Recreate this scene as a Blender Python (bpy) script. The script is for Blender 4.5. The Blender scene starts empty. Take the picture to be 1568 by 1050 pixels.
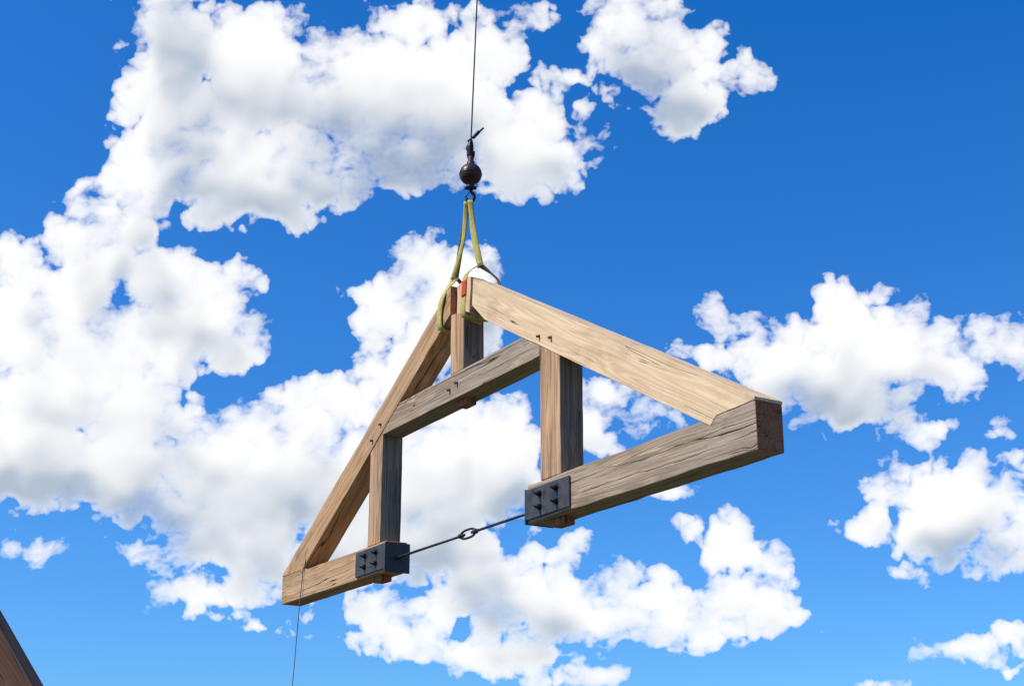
import bpy, bmesh, math, random
import numpy as np
from mathutils import Vector, Matrix, noise as mnoise
random.seed(4)
rad = math.radians
scene = bpy.context.scene
CAMZ = 1.7
PITCH = rad(18.85)

# ------------------------------------------------------------------ node helpers
class NT:
    def __init__(s, tree): s.t = tree; s.n = tree.nodes; s.l = tree.links
    def new(s, typ, **kw):
        nd = s.n.new(typ)
        for k, v in kw.items(): setattr(nd, k, v)
        return nd
    def put(s, sock, v):
        if isinstance(v, bpy.types.NodeSocket): s.l.new(v, sock)
        elif v is not None: sock.default_value = v
    def math(s, op, a, b=None, c=None, clamp=False):
        nd = s.new('ShaderNodeMath', operation=op, use_clamp=clamp)
        s.put(nd.inputs[0], a); s.put(nd.inputs[1], b); s.put(nd.inputs[2], c)
        return nd.outputs[0]
    def vec(s, op, a, b=None, c=None, scale=None):
        nd = s.new('ShaderNodeVectorMath', operation=op)
        s.put(nd.inputs[0], a); s.put(nd.inputs[1], b)
        if c is not None: s.put(nd.inputs[2], c)
        if scale is not None: s.put(nd.inputs['Scale'], scale)
        return nd.outputs['Value'] if op in ('LENGTH', 'DISTANCE', 'DOT_PRODUCT') else nd.outputs[0]
    def noise(s, vec, scale, detail=4, rough=.5, lac=2.0, dist=0.0, color=False):
        nd = s.new('ShaderNodeTexNoise')
        s.put(nd.inputs['Vector'], vec)
        nd.inputs['Scale'].default_value = scale; nd.inputs['Detail'].default_value = detail
        nd.inputs['Roughness'].default_value = rough; nd.inputs['Lacunarity'].default_value = lac
        nd.inputs['Distortion'].default_value = dist
        return nd.outputs['Color' if color else 'Fac']
    def vor(s, vec, scale, detail=0, rough=.5, feature='F1', smooth=None):
        nd = s.new('ShaderNodeTexVoronoi', feature=feature)
        s.put(nd.inputs['Vector'], vec); nd.inputs['Scale'].default_value = scale
        nd.inputs['Detail'].default_value = detail; nd.inputs['Roughness'].default_value = rough
        return nd.outputs['Distance']
    def rng(s, v, a, b, c=0., d=1., interp='LINEAR'):
        nd = s.new('ShaderNodeMapRange', interpolation_type=interp)
        s.put(nd.inputs[0], v)
        for i, x in enumerate((a, b, c, d)): s.put(nd.inputs[i+1], x)
        return nd.outputs[0]
    def mix(s, f, a, b, blend='MIX'):
        nd = s.new('ShaderNodeMix', data_type='RGBA', blend_type=blend)
        s.put(nd.inputs[0], f); s.put(nd.inputs[6], a); s.put(nd.inputs[7], b)
        return nd.outputs[2]
def c4(r, g, b): return (r, g, b, 1)

# ------------------------------------------------------------------ cumulus field (procedural, numpy)
# cloud groups on a gnomonic sky chart: 2159 units per unit tangent, azimuth 0 at x=784, elevation 18.85 deg at y=525
CL = [
 (260,50,72,100),(255,160,80,110),(400,110,130,100),(560,150,150,100),(700,150,120,100),(810,210,95,85),
 (400,250,190,80),(235,270,85,80),(445,300,60,50),(340,300,60,40),(780,245,75,55),(640,235,120,55),(440,180,120,80),
 (630,40,75,40),(865,230,50,45),(745,95,60,50),(480,65,50,26),
 (975,40,72,70),(1030,90,85,75),(1045,160,58,52),(1150,118,34,32),(985,110,75,52),(800,25,60,22),(870,122,20,11),
 (100,365,60,45),(195,350,62,62),(118,292,30,13),(100,450,110,85),(235,420,90,60),(320,475,85,80),(368,540,34,35),
 (160,560,120,100),(40,500,80,120),(215,640,85,90),(60,680,120,110),(200,710,120,85),(370,645,55,45),(350,700,130,75),
 (450,640,110,48),(525,620,65,42),(350,770,140,80),(300,840,65,28),(315,903,100,28),(450,740,120,110),(560,740,100,120),
 (550,840,110,60),(655,720,120,110),(745,690,95,100),(680,820,120,70),(760,760,80,80),(890,650,50,45),(915,670,40,38),
 (945,590,60,22),(1010,630,50,20),(420,850,90,60),(30,400,40,30),(230,520,100,80),
 (650,405,65,38),(590,470,68,48),(620,535,60,42),(715,430,62,60),(600,575,50,30),(735,500,45,45),(680,500,60,60),
 (1300,500,85,72),(1230,550,100,60),(1400,520,85,60),(1290,605,95,56),(1330,570,120,75),(1185,580,70,46),(1430,555,90,42),(1545,530,52,42),
 (1480,565,60,28),(1100,475,38,30),(1165,492,34,18),(1090,545,50,20),
 (1425,655,30,15),(1525,665,18,17),
 (1430,740,110,48),(1500,790,115,62),(1430,810,100,54),(1540,830,70,50),(1450,862,60,22),(1330,815,36,20),(1580,735,32,34),
 (1095,815,48,30),(1130,850,62,32),(1180,875,24,22),
 (620,935,125,32),(800,915,120,58),(960,905,75,30),(1080,930,115,36),(1165,925,50,36),(870,940,100,38),(620,980,68,28),
 (760,1000,110,26),(1080,970,110,18),(905,1036,52,16),(755,870,110,50),(870,845,20,22),(1010,885,18,13),(980,945,120,30),
 (1480,990,80,18),(1550,973,40,22),(1420,998,20,9),(1540,1022,12,8),
 (50,835,45,17),(195,835,20,14),(408,960,26,10),(300,940,22,8),(1020,760,42,10),(840,1045,50,12),(1350,1047,22,7),
 (-120,600,140,160),(-200,300,90,60),(1770,560,160,60),(1800,850,160,50),(260,-60,90,80),(640,-90,160,50),(980,-40,70,60),
]
GX0, GY0, GS = -330., -320., 1.4
GW, GH = 1593, 1143
xs = GX0 + np.arange(GW, dtype=np.float32)*GS
ys = GY0 + np.arange(GH, dtype=np.float32)*GS
def perlin(X, Y, seed):
    r = np.random.RandomState(seed)
    ang = (r.rand(256, 256)*2*np.pi).astype(np.float32); gx, gy = np.cos(ang), np.sin(ang)
    xi = np.floor(X).astype(np.int32); yi = np.floor(Y).astype(np.int32)
    fx = (X-xi).astype(np.float32); fy = (Y-yi).astype(np.float32)
    ux = fx*fx*fx*(fx*(fx*6-15)+10); uy = fy*fy*fy*(fy*(fy*6-15)+10)
    def g(dx, dy):
        a = (xi+dx) & 255; b = (yi+dy) & 255
        return gx[a, b]*(fx-dx)+gy[a, b]*(fy-dy)
    n0 = g(0,0); n0 = n0+ux*(g(1,0)-n0); n1 = g(0,1); n1 = n1+ux*(g(1,1)-n1)
    return n0+uy*(n1-n0)
def fbm(X, Y, s, octv, seed, gain=.5):
    t = 0; a = 1
    for i in range(octv):
        t = t + a*perlin(X/s, Y/s, seed+i); a *= gain; s /= 2.03
    return t
def worley(X, Y, s, seed):
    r = np.random.RandomState(seed); jx = r.rand(256,256).astype(np.float32); jy = r.rand(256,256).astype(np.float32)
    x = X/s; y = Y/s; xi = np.floor(x).astype(np.int32); yi = np.floor(y).astype(np.int32)
    best = np.full(x.shape, 9, np.float32)
    for dx in (-1,0,1):
        for dy in (-1,0,1):
            a = (xi+dx) & 255; b = (yi+dy) & 255
            d = (xi+dx+jx[a,b]-x)**2 + (yi+dy+jy[a,b]-y)**2
            np.minimum(best, d, out=best)
    return best
def blur(A, n):
    for ax in (0, 1):
        for _ in range(2):
            P = np.pad(A, [(n, n) if k == ax else (0, 0) for k in (0, 1)], mode='edge')
            C = np.cumsum(P, axis=ax, dtype=np.float64)
            z = np.zeros_like(np.take(C, [0], axis=ax)); C = np.concatenate([z, C], axis=ax)
            m = A.shape[ax]; w_ = 2*n+1
            hi = np.take(C, range(w_, w_+m), axis=ax); lo = np.take(C, range(0, m), axis=ax)
            A = ((hi-lo)/w_).astype(np.float32)
    return A
def smooth01(x, a, b):
    t = np.clip((x-a)/(b-a), 0, 1); return t*t*(3-2*t)
X, Y = np.meshgrid(xs, ys)
wx = fbm(X, Y, 110, 3, 100); wy = fbm(X, Y, 110, 3, 200)
Xw = X + wx*22; Yw = Y + wy*22
k = 9.
acc = np.zeros_like(X); am = np.zeros_like(X)
for (cx, cy, rx, ry) in CL:
    m = min(rx, ry)
    i0 = max(0, int((cy-ry*2-80-GY0)/GS)); i1 = min(GH, int((cy+ry*2+80-GY0)/GS))
    j0 = max(0, int((cx-rx*2-80-GX0)/GS)); j1 = min(GW, int((cx+rx*2+80-GX0)/GS))
    if i1 <= i0 or j1 <= j0: continue
    sl = (slice(i0, i1), slice(j0, j1))
    d = m*(1-np.sqrt(((Xw[sl]-cx)/rx)**2+((Yw[sl]-cy)/ry)**2))
    e = np.exp(np.clip(d, -100, 90)/k)
    acc[sl] += e; am[sl] += e*min(m, 70)
Fd = k*np.log(acc+1e-5)
am = am/(acc+1e-5); am = np.where(acc < 1e-4, 15, am)
am = blur(am, 12)
A = (4+am*.17)*(.35+.65*smooth01(Fd, -34, -6))
Xc = X+wx*10+fbm(X, Y, 26, 3, 300)*7; Yc = Y+wy*10+fbm(X, Y, 26, 3, 400)*7
B0 = 1-worley(Xc, Yc, 120, 9); B1 = 1-worley(Xc, Yc, 66, 1); B2 = 1-worley(Xc, Yc, 31, 2); B3 = 1-worley(Xc, Yc, 15, 3)
fine = fbm(Xc, Yc, 40, 5, 500, .55)
Bs = .50*B1+.30*B2+.13*B3
Bn = (Bs-Bs.mean())/Bs.std()
wsp = smooth01(fbm(X, Y, 150, 3, 600), -.18, .30)
fib = fbm(Xc*.75+Yc*.2, Yc*1.25, 28, 5, 700, .62)
dens = Fd + A*(.68*Bn+.95*fine+wsp*fib*1.7) + 1
# light march towards the sun (upper left) through the field
D0 = np.clip(blur(dens, 8), 0, 36)/36
LX, LY = -.30, -.95
tau = np.zeros_like(D0)
for j in range(1, 12):
    dx, dy = int(round(LX*j*11/GS)), int(round(LY*j*11/GS))
    tau += np.roll(np.roll(D0, -dy, 0), -dx, 1)
tau /= 11
low = fbm(X, Y, 240, 3, 803, .4)
large = smooth01(tau+low*.75, .45, 1.38)
# flat, greyer bases: little cloud below, a lot above
def sh_(A_, ddy): return np.roll(A_, -int(round(ddy/GS)), 0)
base = smooth01(.5*(sh_(D0, -45)+sh_(D0, -80)) - .5*(sh_(D0, 30)+sh_(D0, 50)), .05, .85)
H0 = blur(.9*B0+.55*B1, 6)*60 + np.sqrt(np.clip(blur(dens, 5), 0, 60))*4
H2 = blur(B2*.6+B3*.2+.5*fine, 2)*13
def slope(H, r):
    dx, dy = int(round(LX*r/GS)), int(round(LY*r/GS))
    return (np.roll(np.roll(H, -dy, 0), -dx, 1)-np.roll(np.roll(H, dy, 0), dx, 1))/(2*r)
rel = slope(H0, 12)*.50 + slope(H2, 5)*.28
inside = smooth01(dens, -2, 30)
shade = np.clip(.66*large + .42*base*smooth01(am, 14, 45) + np.clip(rel, -.2, .5)*(.22+.60*large), 0, 1)*inside
shade = blur(shade, 3)
kk = (.040+.080*(1-wsp)) * (18/np.clip(4+am*.17+2, 5, 18))
chart_map = np.stack([np.clip(dens/160+.5, 0, 1), shade, kk], -1).astype(np.float32)
AZW, EL1 = rad(54), rad(40)
IW, IH = 1620, 1200
azg = ((np.arange(IW)+.5)/IW-.5)*AZW; elg = (np.arange(IH)+.5)/IH*EL1
AZ, EL = np.meshgrid(azg, elg)
dxv = np.sin(AZ)*np.cos(EL); dyv = np.cos(AZ)*np.cos(EL); dzv = np.sin(EL)
fw = dyv*math.cos(PITCH)+dzv*math.sin(PITCH); upv = -dyv*math.sin(PITCH)+dzv*math.cos(PITCH)
CX = ((784+2159*dxv/fw)-GX0)/GS; CY = ((525-2159*upv/fw)-GY0)/GS
CX = np.clip(CX, 0, GW-1.01); CY = np.clip(CY, 0, GH-1.01)
ix = CX.astype(int); iy = CY.astype(int); fx = (CX-ix)[..., None]; fy = (CY-iy)[..., None]
M = (chart_map[iy, ix]*(1-fx)+chart_map[iy, ix+1]*fx)*(1-fy)+(chart_map[iy+1, ix]*(1-fx)+chart_map[iy+1, ix+1]*fx)*fy
px = np.ones((IH, IW, 4), np.float32); px[..., :3] = M
img = bpy.data.images.new("cumulus_field", IW, IH, float_buffer=True, is_data=True)
img.pixels.foreach_set(px.ravel()); img.update(); img.pack()

# ------------------------------------------------------------------ world
SUN_EL, SUN_AZ = rad(50), rad(-109)
w = bpy.data.worlds.new("World"); scene.world = w; w.use_nodes = True
T = NT(w.node_tree); T.n.clear()
out = T.new('ShaderNodeOutputWorld')
sky = T.new('ShaderNodeTexSky', sky_type='NISHITA')
sky.sun_disc = False; sky.sun_elevation = SUN_EL; sky.sun_rotation = SUN_AZ
sky.air_density = 1.0; sky.dust_density = 0.4; sky.ozone_density = 3.0
graded = T.vec('MULTIPLY_ADD', sky.outputs[0], (.56, 1.0, 1.42), (-.42, -.17, 1.15))
graded = T.vec('MAXIMUM', graded, (0.01, 0, 0))
bg_sky = T.new('ShaderNodeBackground'); bg_sky.inputs[1].default_value = 0.10
T.l.new(graded, bg_sky.inputs[0])
tc = T.new('ShaderNodeTexCoord')
D = T.vec('NORMALIZE', tc.outputs['Generated'])
sep = T.new('ShaderNodeSeparateXYZ'); T.l.new(D, sep.inputs[0])
az = T.math('ARCTAN2', sep.outputs[0], sep.outputs[1])
el = T.math('ARCSINE', sep.outputs[2])
comb = T.new('ShaderNodeCombineXYZ')
T.l.new(T.math('MULTIPLY_ADD', az, 1/AZW, .5), comb.inputs[0]); T.l.new(T.math('DIVIDE', el, EL1), comb.inputs[1])
ti = T.new('ShaderNodeTexImage', image=img, extension='EXTEND', interpolation='Linear')
T.l.new(comb.outputs[0], ti.inputs[0])
sc = T.new('ShaderNodeSeparateColor'); T.l.new(ti.outputs['Color'], sc.inputs[0])
dens_m = T.math('MULTIPLY_ADD', T.math('SUBTRACT', sc.outputs[0], .5), 160, 0)
outm = T.math('MAXIMUM', T.rng(T.math('ABSOLUTE', az), rad(23), rad(26.5), 0, 1), T.rng(el, rad(36), rad(39.5), 0, 1))
gen = T.rng(T.noise(D, 3.4, 6, .55), .55, .75, -40, 90)
g1 = T.new('ShaderNodeMix', data_type='FLOAT'); T.put(g1.inputs[0], outm); T.put(g1.inputs[2], dens_m); T.put(g1.inputs[3], gen)
fn = T.noise(D, 170, 4, .65)
dn = T.math('MULTIPLY_ADD', T.math('SUBTRACT', fn, .5), 12, g1.outputs[0])
dn = T.math('MAXIMUM', dn, 0)
alpha = T.math('SUBTRACT', 1, T.math('POWER', 2.71828, T.math('MULTIPLY', T.math('MULTIPLY', dn, sc.outputs[2]), -1)))
sh = T.math('MULTIPLY_ADD', T.math('SUBTRACT', fn, .5), .06, sc.outputs[1], clamp=True)
ccol = T.mix(sh, c4(1.03, 1.03, 1.03), c4(.45, .53, .64))
bg_c = T.new('ShaderNodeBackground'); T.l.new(ccol, bg_c.inputs[0]); bg_c.inputs[1].default_value = 1.0
ms = T.new('ShaderNodeMixShader')
T.l.new(alpha, ms.inputs[0]); T.l.new(bg_sky.outputs[0], ms.inputs[1]); T.l.new(bg_c.outputs[0], ms.inputs[2])
T.l.new(ms.outputs[0], out.inputs[0])
w.cycles.sampling_method = 'MANUAL'; w.cycles.sample_map_resolution = 512

# ------------------------------------------------------------------ sun
sd = bpy.data.lights.new("sun", 'SUN'); sd.energy = 5.0; sd.angle = rad(.53); sd.color = (1, .95, .86)
so = bpy.data.objects.new("sun", sd); scene.collection.objects.link(so)
S = Vector((math.cos(SUN_EL)*math.sin(SUN_AZ), math.cos(SUN_EL)*math.cos(SUN_AZ), math.sin(SUN_EL)))
so.rotation_euler = S.to_track_quat('Z', 'Y').to_euler(); so.location = (-20, -10, 30)

# ------------------------------------------------------------------ materials
def new_mat(name):
    m = bpy.data.materials.new(name); m.use_nodes = True
    t = NT(m.node_tree); b = t.n['Principled BSDF']
    return m, t, b

def wood(name, light, dark, grey=(.3,.27,.24), greyamt=.3, crack=.5, knots=.6, seed=0., checks=(), con=0.):
    m, t, b = new_mat(name)
    obj = t.new('ShaderNodeTexCoord').outputs['Object']
    oi = t.new('ShaderNodeObjectInfo').outputs['Random']
    co = t.vec('ADD', obj, t.vec('SCALE', (3.1, 1.7, 2.3), scale=t.math('MULTIPLY_ADD', oi, 9, seed)))
    wob = t.vec('SCALE', t.vec('SUBTRACT', t.noise(co, 1.3, 2, .5, color=True), (.5,.5,.5)), scale=.04)
    kv = t.vor(t.vec('MULTIPLY', co, (1.7, 5.0, 5.0)), 1)
    kb = t.rng(kv, .0, .25, .03, 0, 'SMOOTHSTEP')
    cw = t.vec('ADD', t.vec('ADD', co, wob), t.vec('SCALE', (0, 1, 1), scale=kb))
    r1 = t.noise(t.vec('MULTIPLY', cw, (.035, 1, 1)), 8, 1, .5)
    rings = t.rng(t.math('SINE', t.math('MULTIPLY', r1, 100)), -1, 1, 0, 1)
    fib = t.noise(t.vec('MULTIPLY', cw, (1.2, 120, 120)), 1, 4, .65)
    brd = t.noise(t.vec('MULTIPLY', cw, (.22, 15, 15)), 1, 4, .55)
    f = t.math('ADD', t.math('MULTIPLY', rings, .26), t.math('MULTIPLY', fib, .45))
    f = t.math('ADD', f, t.math('MULTIPLY', brd, .62))
    f = t.rng(f, .42+con*.12, .95-con*.18, 0, 1)
    col = t.mix(f, c4(*light), c4(*dark))
    gm = t.rng(t.noise(t.vec('MULTIPLY', co, (.9, 4, 4)), 1, 5, .6), .62-greyamt*.5, .80-greyamt*.4, 0, min(1, greyamt*1.5))
    gf = t.math('ADD', t.math('MULTIPLY', fib, .6), t.math('MULTIPLY', brd, .4))
    col = t.mix(gm, col, t.mix(t.rng(gf, .36, .64), c4(*[x*1.55 for x in grey]), c4(*[x*.50 for x in grey])))
    st = t.rng(t.noise(t.vec('MULTIPLY', co, (.7, 1.6, 1.6)), 2.2, 6, .7), .50, .72, 0, .45)
    col = t.mix(st, col, c4(dark[0]*.55, dark[1]*.5, dark[2]*.48))
    kn = t.math('MULTIPLY', t.rng(kv, .035, .085, 1, 0), knots)
    col = t.mix(kn, col, c4(dark[0]*.42, dark[1]*.30, dark[2]*.25))
    cn = t.noise(t.vec('MULTIPLY', cw, (.14, 11, 11)), 1, 1.5, .5)
    ca = t.math('ABSOLUTE', t.math('SUBTRACT', cn, .5))
    ck = t.rng(ca, .0015, .010, 1, 0)
    ckm = t.rng(t.noise(t.vec('MULTIPLY', co, (1, 3, 3)), 1.6, 2, .5), .60-.2*crack, .66-.2*crack, 0, 1)
    ck = t.math('MULTIPLY', ck, ckm)
    so_ = t.new('ShaderNodeSeparateXYZ'); t.l.new(obj, so_.inputs[0])
    for i, z0 in enumerate(checks):   # long seasoning checks running along the beam
        n_ = t.noise(t.vec('ADD', t.vec('MULTIPLY', co, (1.5, .5, .5)), (i*7.3, 0, 0)), 1, 5, .55)
        zz = t.math('ABSOLUTE', t.math('SUBTRACT', so_.outputs[2], t.math('MULTIPLY_ADD', t.math('SUBTRACT', n_, .5), .10, z0)))
        wd = t.rng(t.noise(t.vec('ADD', t.vec('MULTIPLY', co, (1, 0, 0)), (i*3.1, 0, 0)), 2.3, 3, .6), .40, .66, .0002, .0055)
        ck = t.math('MAXIMUM', ck, t.math('LESS_THAN', zz, wd))
    col = t.mix(t.math('MULTIPLY', ck, .88), col, c4(dark[0]*.12, dark[1]*.1, dark[2]*.1))
    t.l.new(col, b.inputs['Base Color'])
    b.inputs['Roughness'].default_value = .8
    b.inputs['Specular IOR Level'].default_value = .2
    hgt = t.math('SUBTRACT', t.math('MULTIPLY', fib, .35), t.math('MULTIPLY', ck, 2.0))
    hgt = t.math('ADD', hgt, t.math('MULTIPLY', brd, .4))
    bp = t.new('ShaderNodeBump'); bp.inputs['Strength'].default_value = .65; bp.inputs['Distance'].default_value = .006
    t.l.new(hgt, bp.inputs['Height']); t.l.new(bp.outputs[0], b.inputs['Normal'])
    return m

W_fresh  = wood("fresh_pine", (.82,.60,.38), (.56,.37,.20), greyamt=.06, crack=.45, knots=.7, seed=1)
W_tan    = wood("tan_pine", (.62,.37,.19), (.33,.18,.085), grey=(.34,.25,.165), greyamt=.34, crack=.8, knots=.9, seed=2, con=.6)
W_grey   = wood("weathered_pine", (.52,.38,.25), (.26,.175,.11), grey=(.33,.255,.185), greyamt=.60, crack=1.35, knots=.9, seed=3, checks=(.195,.10), con=1.)
W_post   = wood("post_pine", (.62,.37,.20), (.30,.165,.085), grey=(.28,.21,.15), greyamt=.32, crack=.8, knots=.9, seed=4, con=.7)
W_dark   = wood("post_shaded_weathered_side", (.36,.255,.17), (.16,.11,.072), grey=(.23,.18,.135), greyamt=.45, crack=1.25, knots=.9, seed=6, con=1.)  # weathered post side, darkened further so its shade is in the colour
W_red    = wood("end_grain", (.46,.17,.08), (.25,.085,.038), greyamt=.1, crack=.9, knots=0, seed=5)
W_brown  = wood("stained_brown", (.26,.13,.075), (.14,.065,.035), greyamt=.1, crack=.8, knots=.4, seed=7)

def metal(name, col, rough=.5, metallic=.8, nscale=18, rust=None):
    m, t, b = new_mat(name)
    co = t.new('ShaderNodeTexCoord').outputs['Object']
    n = t.noise(co, nscale, 6, .6)
    c = t.mix(t.rng(n, .3, .7), c4(*[x*.5 for x in col]), c4(*[x*1.6 for x in col]))
    if rust: c = t.mix(t.rng(t.noise(co, nscale*.6, 5, .65), .50, .64), c, c4(*rust))
    t.l.new(c, b.inputs['Base Color']); b.inputs['Metallic'].default_value = metallic
    t.l.new(t.rng(n, .3, .7, rough-.12, rough+.15), b.inputs['Roughness'])
    bp = t.new('ShaderNodeBump'); bp.inputs['Strength'].default_value = .25; bp.inputs['Distance'].default_value = .003
    t.l.new(n, bp.inputs['Height']); t.l.new(bp.outputs[0], b.inputs['Normal'])
    return m
M_steel = metal("black_steel", (.042,.040,.040), .55, .1, 11, rust=(.065,.058,.054))
M_bolt  = metal("bolt_steel", (.012,.012,.014), .5, .5)
M_rod   = metal("rod_steel", (.05,.052,.06), .45, .6)
M_ball  = metal("rusty_ball", (.045,.024,.020), .42, .5, 14, rust=(.085,.035,.02))
M_rope  = metal("wire_rope", (.035,.035,.038), .6, .5, 60)

def webbing(name, a, bcol):
    m, t, b = new_mat(name)
    co = t.new('ShaderNodeTexCoord').outputs['Object']
    n = t.noise(co, 30, 4, .6)
    wv_ = t.noise(co, 260, 1, .5)
    c = t.mix(t.rng(n, .35, .65), c4(*a), c4(*bcol))
    c = t.mix(t.math('MULTIPLY', wv_, .5), c, c4(*[x*.35 for x in a]))
    t.l.new(c, b.inputs['Base Color']); b.inputs['Roughness'].default_value = .85
    return m
M_sling = webbing("yellow_webbing", (.66,.52,.12), (.42,.35,.12))
M_sling2 = webbing("yellow_webbing_shaded", (.16,.16,.06), (.08,.09,.045))  # dark olive copy of the yellow webbing, shade painted into the colour
M_label = webbing("red_label", (.75,.07,.02), (.6,.05,.02))
M_tag = webbing("tag_rope_fibre", (.25,.22,.16), (.15,.13,.1))

# ------------------------------------------------------------------ truss frame
u = Vector((-0.5187, 0.8550, 0)); nrm = Vector((u.y, -u.x, 0))
P0 = Vector((1.50, 8.35, 2.17 + CAMZ))
FR = Matrix(((u.x, -nrm.x, 0, P0.x), (u.y, -nrm.y, 0, P0.y), (0, 0, 1, P0.z), (0, 0, 0, 1)))
def wp(s, t, h): return FR @ Vector((s, -t, h))

def empty(name, M=None):
    e = bpy.data.objects.new(name, None); scene.collection.objects.link(e)
    e.empty_display_size = .2
    if M is not None: e.matrix_world = M
    return e
def link(name, me, parent, mat, smooth=False):
    o = bpy.data.objects.new(name, me); scene.collection.objects.link(o)
    me.materials.append(mat)
    if smooth:
        for p in me.polygons: p.use_smooth = True
    if parent: o.parent = parent
    return o

truss = empty("timber_roof_truss", FR)

def member(name, poly, t0, t1, ang, mat, endmat=None, bev=.007, amp=.0035, step=.11, endtol=.75, sidemat=None):
    """poly in truss (s,h); ang = grain direction in the s-h plane"""
    o0 = Vector((poly[0][0], 0, poly[0][1]))
    R = Matrix.Rotation(-ang, 4, 'Y'); Ri = R.inverted()
    pts = [Ri @ (Vector((s, 0, h)) - o0) for s, h in poly]
    bm = bmesh.new()
    f = [bm.verts.new((p.x, -t0, p.z)) for p in pts]
    k = [bm.verts.new((p.x, -t1, p.z)) for p in pts]
    N = len(pts)
    bm.faces.new(f); bm.faces.new(k[::-1])
    for i in range(N): bm.faces.new((f[i], k[i], k[(i+1) % N], f[(i+1) % N]))
    bmesh.ops.recalc_face_normals(bm, faces=bm.faces)
    xs = [p.x for p in pts]; x = min(xs) + step
    while x < max(xs) - .03:
        bmesh.ops.bisect_plane(bm, geom=bm.verts[:]+bm.edges[:]+bm.faces[:], plane_co=(x, 0, 0), plane_no=(1, 0, 0))
        x += step * random.uniform(.7, 1.3)
    off = Vector((random.uniform(0, 50), random.uniform(0, 50), 0))
    for v in bm.verts:
        d = mnoise.noise_vector(Vector((v.co.x*3.2, v.co.y*4, v.co.z*4)) + off)
        d2 = mnoise.noise_vector(Vector((v.co.x*11, v.co.y*9, v.co.z*9)) + off)
        v.co += Vector((0, d.y*amp + d2.y*amp*.5, d.z*amp + d2.z*amp*.6))
    me = bpy.data.meshes.new(name); bm.to_mesh(me); bm.free()
    o = link(name, me, truss, mat)
    if endmat:
        me.materials.append(endmat)
        for p in me.polygons:
            if abs(p.normal.x) > endtol: p.material_index = 1
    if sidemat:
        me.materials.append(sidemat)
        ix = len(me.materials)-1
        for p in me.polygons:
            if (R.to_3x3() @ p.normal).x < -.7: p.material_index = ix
    o.location = o0; o.rotation_euler = (0, -ang, 0)
    b = o.modifiers.new("bevel", 'BEVEL'); b.width = bev; b.segments = 2; b.limit_method = 'ANGLE'; b.angle_limit = rad(35)
    return o

aR = math.atan(.558); aL = math.atan(.59)
member("tie_beam_near", [(0,0),(2.66,0),(2.66,.30),(.538,.30),(.44,.2455),(.38,.30),(0,.31)], 0, .22, 0, W_grey, W_red, amp=.006)
member("tie_beam_far", [(5.10,0),(7.53,0),(7.53,.285),(7.10,.285),(7.03,.25),(6.98,.30),(6.9,.28),(5.10,.275)], 0, .22, 0, W_tan, W_red)
member("principal_rafter_near", [(0.0,.312),(.38,.302),(.44,.2475),(3.33,1.858),(3.55,2.06),(3.54,2.305),(0,.335)], -.003, .222, aR, W_fresh)
member("principal_rafter_far", [(7.53,.287),(7.53,.31),(3.94,2.37),(3.94,2.10),(6.98,.307),(7.03,.253),(7.10,.287)], -.003, .222, -math.atan(.575), W_tan, W_red, endtol=.6)
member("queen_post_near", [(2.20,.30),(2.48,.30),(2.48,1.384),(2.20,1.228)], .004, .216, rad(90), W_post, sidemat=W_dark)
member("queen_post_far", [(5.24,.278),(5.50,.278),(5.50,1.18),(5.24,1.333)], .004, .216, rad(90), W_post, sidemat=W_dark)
member("collar_beam", [(2.482,1.30),(5.238,1.30),(5.238,1.333),(4.91,1.53),(2.75,1.53),(2.482,1.384)], .002, .218, 0, W_grey)
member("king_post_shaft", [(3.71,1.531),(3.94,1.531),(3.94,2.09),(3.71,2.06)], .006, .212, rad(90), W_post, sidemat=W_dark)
member("king_post_head", [(3.937,1.92),(3.714,1.92),(3.70,2.07),(3.545,2.11),(3.545,2.30),(3.72,2.40),(3.937,2.375)], .06, .19, rad(90), W_fresh)
for nm, s0, s1, h in (("tenon_near",2.25,2.43,0),("tenon_king",3.74,3.91,1.30),("tenon_far",5.28,5.46,0)):
    member(nm, [(s0,h-.06),(s1,h-.06),(s1,h+.02),(s0,h+.02)], .06, .16, rad(90), W_red, bev=.005, amp=.001)

def cyl(name, a, b, r, mat, parent=None, seg=16, r2=None, smooth=True, bev=0):
    a, b = Vector(a), Vector(b); d = b-a
    bm = bmesh.new()
    bmesh.ops.create_cone(bm, cap_ends=True, segments=seg, radius1=r, radius2=r if r2 is None else r2, depth=d.length)
    M = Matrix.Translation((a+b)/2) @ d.to_track_quat('Z', 'Y').to_matrix().to_4x4()
    bmesh.ops.transform(bm, matrix=M, verts=bm.verts)
    me = bpy.data.meshes.new(name); bm.to_mesh(me); bm.free()
    o = link(name, me, parent, mat)
    if smooth:
        for p in me.polygons: p.use_smooth = len(p.vertices) == 4
    if bev:
        m = o.modifiers.new("bevel", 'BEVEL'); m.width = bev; m.segments = 2; m.limit_method = 'ANGLE'
    return o
def L(s, t, h): return (s, -t, h)
for i, (s, h) in enumerate(((2.47,1.46),(2.30,1.40),(3.93,1.40),(3.80,1.43),(5.44,1.29),(5.27,1.41))):
    cyl(f"peg_{i}", L(s,.03,h+.01), L(s+.006,-.028,h-.008), .014, W_brown, truss, 10, .011)
def box(name, lo, hi, mat, parent, bev=.002):
    bm = bmesh.new(); bmesh.ops.create_cube(bm, size=1)
    lo, hi = Vector(lo), Vector(hi)
    for v in bm.verts: v.co = Vector((v.co.x*(hi.x-lo.x), v.co.y*(hi.y-lo.y), v.co.z*(hi.z-lo.z))) + (lo+hi)/2
    me = bpy.data.meshes.new(name); bm.to_mesh(me); bm.free()
    o = link(name, me, parent, mat)
    m = o.modifiers.new("bevel", 'BEVEL'); m.width = bev; m.segments = 2
    return o
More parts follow.
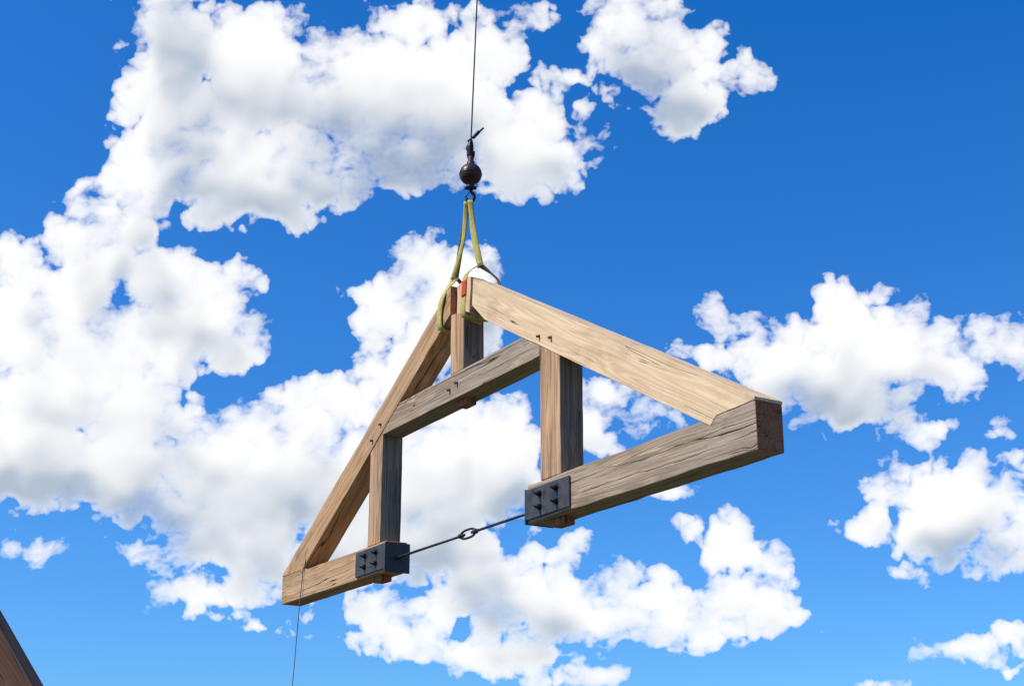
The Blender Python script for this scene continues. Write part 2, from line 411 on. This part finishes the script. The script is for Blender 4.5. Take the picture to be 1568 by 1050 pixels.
def connection(tag, s0, s1, send, sgn, h0, h1):
    box(f"side_plate_front_{tag}", L(s0,-.004,h0), L(s1,-.018,h1), M_steel, truss)
    box(f"side_plate_back_{tag}", L(s0,.226,h0), L(s1,.240,h1), M_steel, truss)
    box(f"end_plate_{tag}", L(min(send,send+sgn*.016),-.017,h0-.03), L(max(send,send+sgn*.016),.238,h1+.01), M_steel, truss)
    bs = [s0+(s1-s0)*.28, s0+(s1-s0)*.66]
    for i, s in enumerate(bs):
        for j, h in enumerate((h0+(h1-h0)*.30, h0+(h1-h0)*.74)):
            cyl(f"washer_{tag}_{i}{j}", L(s,-.017,h), L(s,-.022,h), .028, M_bolt, truss, 20, smooth=False)
            cyl(f"nut_{tag}_{i}{j}", L(s,-.022,h), L(s,-.044,h), .021, M_bolt, truss, 6, smooth=False, bev=.002)
            cyl(f"bolt_{tag}_{i}{j}", L(s,.27,h), L(s,-.070,h), .011, M_bolt, truss, 12)
            cyl(f"nutb_{tag}_{i}{j}", L(s,.24,h), L(s,.262,h), .019, M_bolt, truss, 6, smooth=False, bev=.002)
connection("near", 2.06, 2.665, 2.663, 1, .025, .255)
connection("far", 5.095, 5.70, 5.097, -1, .02, .25)
RT, RH = .11, .125
cyl("tie_rod_near", L(2.60,RT,RH), L(3.72,RT,RH), .0115, M_rod, truss, 14)
cyl("tie_rod_far", L(3.84,RT,RH), L(5.15,RT,RH), .0115, M_rod, truss, 14)
cyl("rod_nut_near", L(2.68,RT,RH), L(2.72,RT,RH), .026, M_bolt, truss, 6, smooth=False, bev=.002)
cyl("rod_nut_far", L(5.04,RT,RH), L(5.08,RT,RH), .026, M_bolt, truss, 6, smooth=False, bev=.002)

def tube(name, pts, r, mat, parent=None, cyclic=False, seg=8, radii=None):
    cu = bpy.data.curves.new(name, 'CURVE'); cu.dimensions = '3D'; cu.bevel_depth = r; cu.bevel_resolution = 3; cu.resolution_u = seg
    sp = cu.splines.new('NURBS' if len(pts) > 2 else 'POLY'); sp.points.add(len(pts)-1)
    for i, p in enumerate(pts):
        sp.points[i].co = (*p, 1)
        if radii: sp.points[i].radius = radii[i]
    sp.use_cyclic_u = cyclic
    if len(pts) > 2: sp.order_u = 3; sp.use_endpoint_u = True
    cu.use_fill_caps = True
    o = bpy.data.objects.new(name, cu); scene.collection.objects.link(o)
    dg = bpy.context.evaluated_depsgraph_get()
    me = bpy.data.meshes.new_from_object(o.evaluated_get(dg)); bpy.data.objects.remove(o)
    me.name = name
    return link(name, me, parent, mat, True)
loop = []
for i in range(16):
    a = i/16*2*math.pi
    loop.append(L(3.78+.12*math.copysign(abs(math.cos(a))**.75, math.cos(a)), RT, RH+.036*math.copysign(abs(math.sin(a))**.75, math.sin(a))))
tube("turnbuckle", loop, .010, M_rod, truss, cyclic=True)
cyl("turnbuckle_nut_near", L(3.64,RT,RH), L(3.68,RT,RH), .022, M_rod, truss, 12, bev=.003)
cyl("turnbuckle_nut_far", L(3.88,RT,RH), L(3.92,RT,RH), .022, M_rod, truss, 12, bev=.003)

# ------------------------------------------------------------------ crane hook, ball and cable
HS, HT = 3.80, .11
hook = empty("crane_hook_ball")
def revolve(name, prof, mat, parent, seg=40):
    c = wp(HS, HT, 0); bm = bmesh.new(); rings = []
    for r, z in prof:
        rings.append([bm.verts.new((c.x+r*math.cos(2*math.pi*i/seg), c.y+r*math.sin(2*math.pi*i/seg), c.z+z)) for i in range(seg)])
    for a, b in zip(rings, rings[1:]):
        for i in range(seg): bm.faces.new((a[i], a[(i+1)%seg], b[(i+1)%seg], b[i]))
    bm.faces.new(rings[0][::-1]); bm.faces.new(rings[-1])
    bmesh.ops.recalc_face_normals(bm, faces=bm.faces)
    me = bpy.data.meshes.new(name); bm.to_mesh(me); bm.free()
    return link(name, me, parent, mat, True)
BZ = 3.43; BR = .103
prof = [(.022, BZ-.15), (.04, BZ-.145), (.045, BZ-.125), (.035, BZ-.11), (.04, BZ-.098)]
for i in range(3, 22):
    a = -math.pi/2 + math.pi*i/24
    prof.append((BR*math.cos(a), BZ+BR*math.sin(a)))
prof += [(.036, BZ+.10), (.034, BZ+.125), (.028, BZ+.13), (.026, BZ+.165), (.020, BZ+.17), (.020, BZ+.2)]
revolve("ball", prof, M_ball, hook)
revolve("ball_seam", [(BR-.004, BZ-.008), (BR+.002, BZ-.006), (BR+.002, BZ+.006), (BR-.004, BZ+.008)], M_ball, hook)
c0 = wp(HS, HT, 0)
cyl("shackle_pin", (c0.x-.055, c0.y, c0.z+BZ-.135), (c0.x+.055, c0.y, c0.z+BZ-.135), .016, M_bolt, hook, 12)
cyl("socket_pin", (c0.x-.036, c0.y, c0.z+BZ+.2), (c0.x+.036, c0.y, c0.z+BZ+.2), .016, M_bolt, hook, 12)
for sx in (-1, 1):
    tube(f"jaw_{sx}", [(c0.x+sx*.012, c0.y, c0.z+BZ+.15), (c0.x+sx*.03, c0.y, c0.z+BZ+.18), (c0.x+sx*.027, c0.y, c0.z+BZ+.23)], .012, M_ball, hook)
tube("wedge_socket", [(c0.x+.0, c0.y, c0.z+BZ+.19), (c0.x-.008, c0.y, c0.z+BZ+.25), (c0.x-.004, c0.y, c0.z+BZ+.30), (c0.x, c0.y, c0.z+BZ+.345)], .034, M_bolt, hook, radii=[.7, 1.0, .9, .45])
tube("socket_lug", [(c0.x-.02, c0.y, c0.z+BZ+.24), (c0.x-.048, c0.y, c0.z+BZ+.265), (c0.x-.02, c0.y, c0.z+BZ+.29)], .014, M_bolt, hook)
hz = c0.z+BZ-.15
tube("hook", [(c0.x, c0.y, hz+.02), (c0.x, c0.y, hz-.02), (c0.x+.035, c0.y, hz-.055), (c0.x+.030, c0.y, hz-.105), (c0.x-.008, c0.y, hz-.125), (c0.x-.036, c0.y, hz-.10), (c0.x-.042, c0.y, hz-.065)], .015, M_bolt, hook, radii=[.9,.9,1.1,1.25,1.15,.9,.5])
tube("hook_latch", [(c0.x-.04, c0.y, hz-.07), (c0.x-.01, c0.y, hz-.025)], .005, M_bolt, hook)
tp = Vector((c0.x, c0.y, c0.z+BZ+.34))
tail = [tp+Vector(v) for v in ((-.03,-.01,-.01),(-.005,-.01,.01),(.03,-.01,.035),(.06,-.01,.055),(.085,-.01,.10),(.115,-.01,.125))]
tube("rope_tail", tail, .009, M_rope, hook, radii=[1,1,1,1,1,1.1])
tube("rope_clip", [tp+Vector((.02,-.02,.02)), tp+Vector((.05,-.02,.055)), tp+Vector((.075,-.02,.085))], .016, M_bolt, hook)
ct = wp(HS, HT, BZ+.33)
tube("crane_cable", [ct, ct+Vector((.9,-.3,30))], .0068, M_rope, None)

# ------------------------------------------------------------------ slings
def ribbon(name, pts, wd, width, mat, parent, thick=.006, sub=8):
    P = [Vector(p) for p in pts]; Wd = [Vector(x).normalized() for x in wd]
    def cr(A, i, f):
        a, b, c, d = A[max(i-1,0)], A[i], A[i+1], A[min(i+2, len(A)-1)]
        return .5*((2*b)+(c-a)*f+(2*a-5*b+4*c-d)*f*f+(3*b-a-3*c+d)*f**3)
    S_, V_ = [], []
    for i in range(len(P)-1):
        for k in range(sub):
            S_.append(cr(P, i, k/sub)); V_.append(Wd[i].lerp(Wd[i+1], k/sub).normalized())
    S_.append(P[-1]); V_.append(Wd[-1])
    bm = bmesh.new(); rings = []
    for i, (p, v) in enumerate(zip(S_, V_)):
        tan = (S_[min(i+1, len(S_)-1)] - S_[max(i-1, 0)]).normalized()
        v = (v - tan*v.dot(tan)).normalized(); n_ = tan.cross(v).normalized()
        a, b = v*width/2, n_*thick/2
        rings.append([bm.verts.new(x) for x in (p-a-b, p-a*.3-b*1.5, p+a*.3-b*1.5, p+a-b, p+a+b, p+a*.3+b*1.5, p-a*.3+b*1.5, p-a+b)])
    for r0, r1 in zip(rings, rings[1:]):
        for j in range(8): bm.faces.new((r0[j], r0[(j+1)%8], r1[(j+1)%8], r1[j]))
    bm.faces.new(rings[0][::-1]); bm.faces.new(rings[-1])
    bmesh.ops.recalc_face_normals(bm, faces=bm.faces)
    me = bpy.data.meshes.new(name); bm.to_mesh(me); bm.free()
    return link(name, me, parent, mat, True)

HK = (HS, HT, BZ-.265)
sl1 = empty("lifting_sling", FR); sl2 = empty("lifting_sling.001", FR)
sdir = (1, 0, 0)
CH = (3.64, .13, 2.49)
ribbon("leg_a", [L(HS-.015,.10,HK[2]), L(3.74,.115,2.85), L(*CH)], [(.3,.9,0), (.8,.6,0), (.6,.8,0)], .05, M_sling, sl1)
ribbon("leg_b", [L(HS-.005,.125,HK[2]), L(3.77,.12,2.87), L(3.67,.14,2.48)], [(.9,-.4,0), (.4,.9,0), (.8,.3,0)], .045, M_sling, sl1)
ribbon("wrap_front", [L(*CH), L(3.65,.05,2.44), L(3.66,-.010,2.36), L(3.675,-.014,2.2), L(3.69,-.012,2.03), L(3.68,.06,1.985), L(3.66,.235,2.0)],
       [(.8,.3,0), sdir, sdir, sdir, sdir, sdir, sdir], .085, M_sling, sl1)
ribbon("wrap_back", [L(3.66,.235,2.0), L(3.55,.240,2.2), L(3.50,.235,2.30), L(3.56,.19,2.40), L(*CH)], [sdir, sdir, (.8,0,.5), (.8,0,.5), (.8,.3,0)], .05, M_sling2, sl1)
ribbon("label", [L(3.655,-.022,2.32), L(3.665,-.023,2.18)], [sdir, sdir], .078, M_label, sl1)
CH2 = (4.03, .10, 2.50)
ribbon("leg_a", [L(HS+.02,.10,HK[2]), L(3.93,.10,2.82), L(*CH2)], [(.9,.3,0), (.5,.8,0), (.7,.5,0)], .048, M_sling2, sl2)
ribbon("leg_b", [L(HS+.03,.085,HK[2]), L(3.89,.09,2.80), L(4.04,.07,2.47)], [(.3,.9,0), (.9,.2,0), (.6,.6,0)], .044, M_sling, sl2)
ribbon("wrap_front", [L(*CH2), L(4.05,.03,2.39), L(4.06,-.014,2.30), L(4.11,-.018,2.18), L(4.11,-.015,2.03), L(4.10,.06,1.99), L(4.08,.235,2.0)],
       [(.7,.5,0), sdir, sdir, sdir, sdir, sdir, sdir], .085, M_sling, sl2)
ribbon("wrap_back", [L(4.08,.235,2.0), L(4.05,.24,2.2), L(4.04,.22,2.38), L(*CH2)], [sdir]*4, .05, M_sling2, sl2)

# ------------------------------------------------------------------ tag line tied to the far heel
tag = empty("tag_line_rope", FR)
tube("rope", [L(6.96,-.012,.30), L(6.965,-.016,.15), L(6.99,-.02,0), L(7.08,-.03,-1.2), L(7.2,-.1,-2.6), L(7.3,-.3,-3.87)], .0045, M_tag, tag)
tube("knot_turn", [L(6.93,-.01,.31), L(6.92,-.012,.40), L(6.90,.1,.64), L(6.93,.23,.5), L(6.95,.23,.3), L(6.95,.1,.27), L(6.95,-.012,.29)], .006, M_tag, tag)

# ------------------------------------------------------------------ neighbouring raking timber, foot on the ground
bm = bmesh.new()
a = Vector((-2.6197, 7.0, 1.7+.9815)); b = Vector((-2.3787, 7.0, 1.7+.5796))
def dirpt(x, y, yy):
    X = (x-784)/2159; Y = (525-y)/2159
    v = Vector((X, math.cos(PITCH)-Y*math.sin(PITCH), math.sin(PITCH)+Y*math.cos(PITCH)))
    return v*(yy/v.y) + Vector((0,0,CAMZ))
a = dirpt(0, 945, 7.0); b = dirpt(60, 1050, 7.0)
dr = (b-a).normalized()
top = a - dr*1.6; bot = a + dr*((a.z)/-dr.z)
ln = (bot-top).length
rk = empty("raking_timber_beam")
bmesh.ops.create_cube(bm, size=1)
for v in bm.verts: v.co = Vector(((v.co.x+.5)*ln, v.co.y*.2, (v.co.z-.5)*.32))
me = bpy.data.meshes.new("beam"); bm.to_mesh(me); bm.free()
bo = link("beam", me, rk, W_brown)
xax = dr; yax = Vector((0,1,0)); zax = xax.cross(yax)
if zax.x < 0: zax = -zax; yax = -yax
bo.matrix_world = Matrix((( xax.x,yax.x,zax.x,top.x),(xax.y,yax.y,zax.y,top.y),(xax.z,yax.z,zax.z,top.z),(0,0,0,1)))
mb = bo.modifiers.new("bevel", 'BEVEL'); mb.width = .012; mb.segments = 2

# ------------------------------------------------------------------ ground
m, t, b_ = new_mat("grass_ground")
co = t.new('ShaderNodeTexCoord').outputs['Object']
n1 = t.noise(co, .15, 6, .6); n2 = t.noise(co, 6, 6, .65)
g = t.mix(t.rng(n1, .4, .6), c4(.055,.07,.025), c4(.13,.105,.07))
g = t.mix(t.math('MULTIPLY', n2, .6), g, c4(.03,.035,.015))
t.l.new(g, b_.inputs['Base Color']); b_.inputs['Roughness'].default_value = .95
bm = bmesh.new(); bmesh.ops.create_grid(bm, x_segments=40, y_segments=40, size=3000)
me = bpy.data.meshes.new("ground"); bm.to_mesh(me); bm.free()
link("ground", me, None, m)

# ------------------------------------------------------------------ camera
cd = bpy.data.cameras.new("camera"); cam = bpy.data.objects.new("camera", cd); scene.collection.objects.link(cam)
cam.location = (0, 0, CAMZ); cam.rotation_euler = (rad(90)+PITCH, 0, 0)
cd.sensor_width = 36; cd.lens = 2159/1568*36; cd.clip_end = 10000; cd.clip_start = .05
scene.camera = cam
scene.view_settings.view_transform = 'Standard'; scene.view_settings.look = 'None'
scene.view_settings.exposure = 0; scene.view_settings.gamma = 1
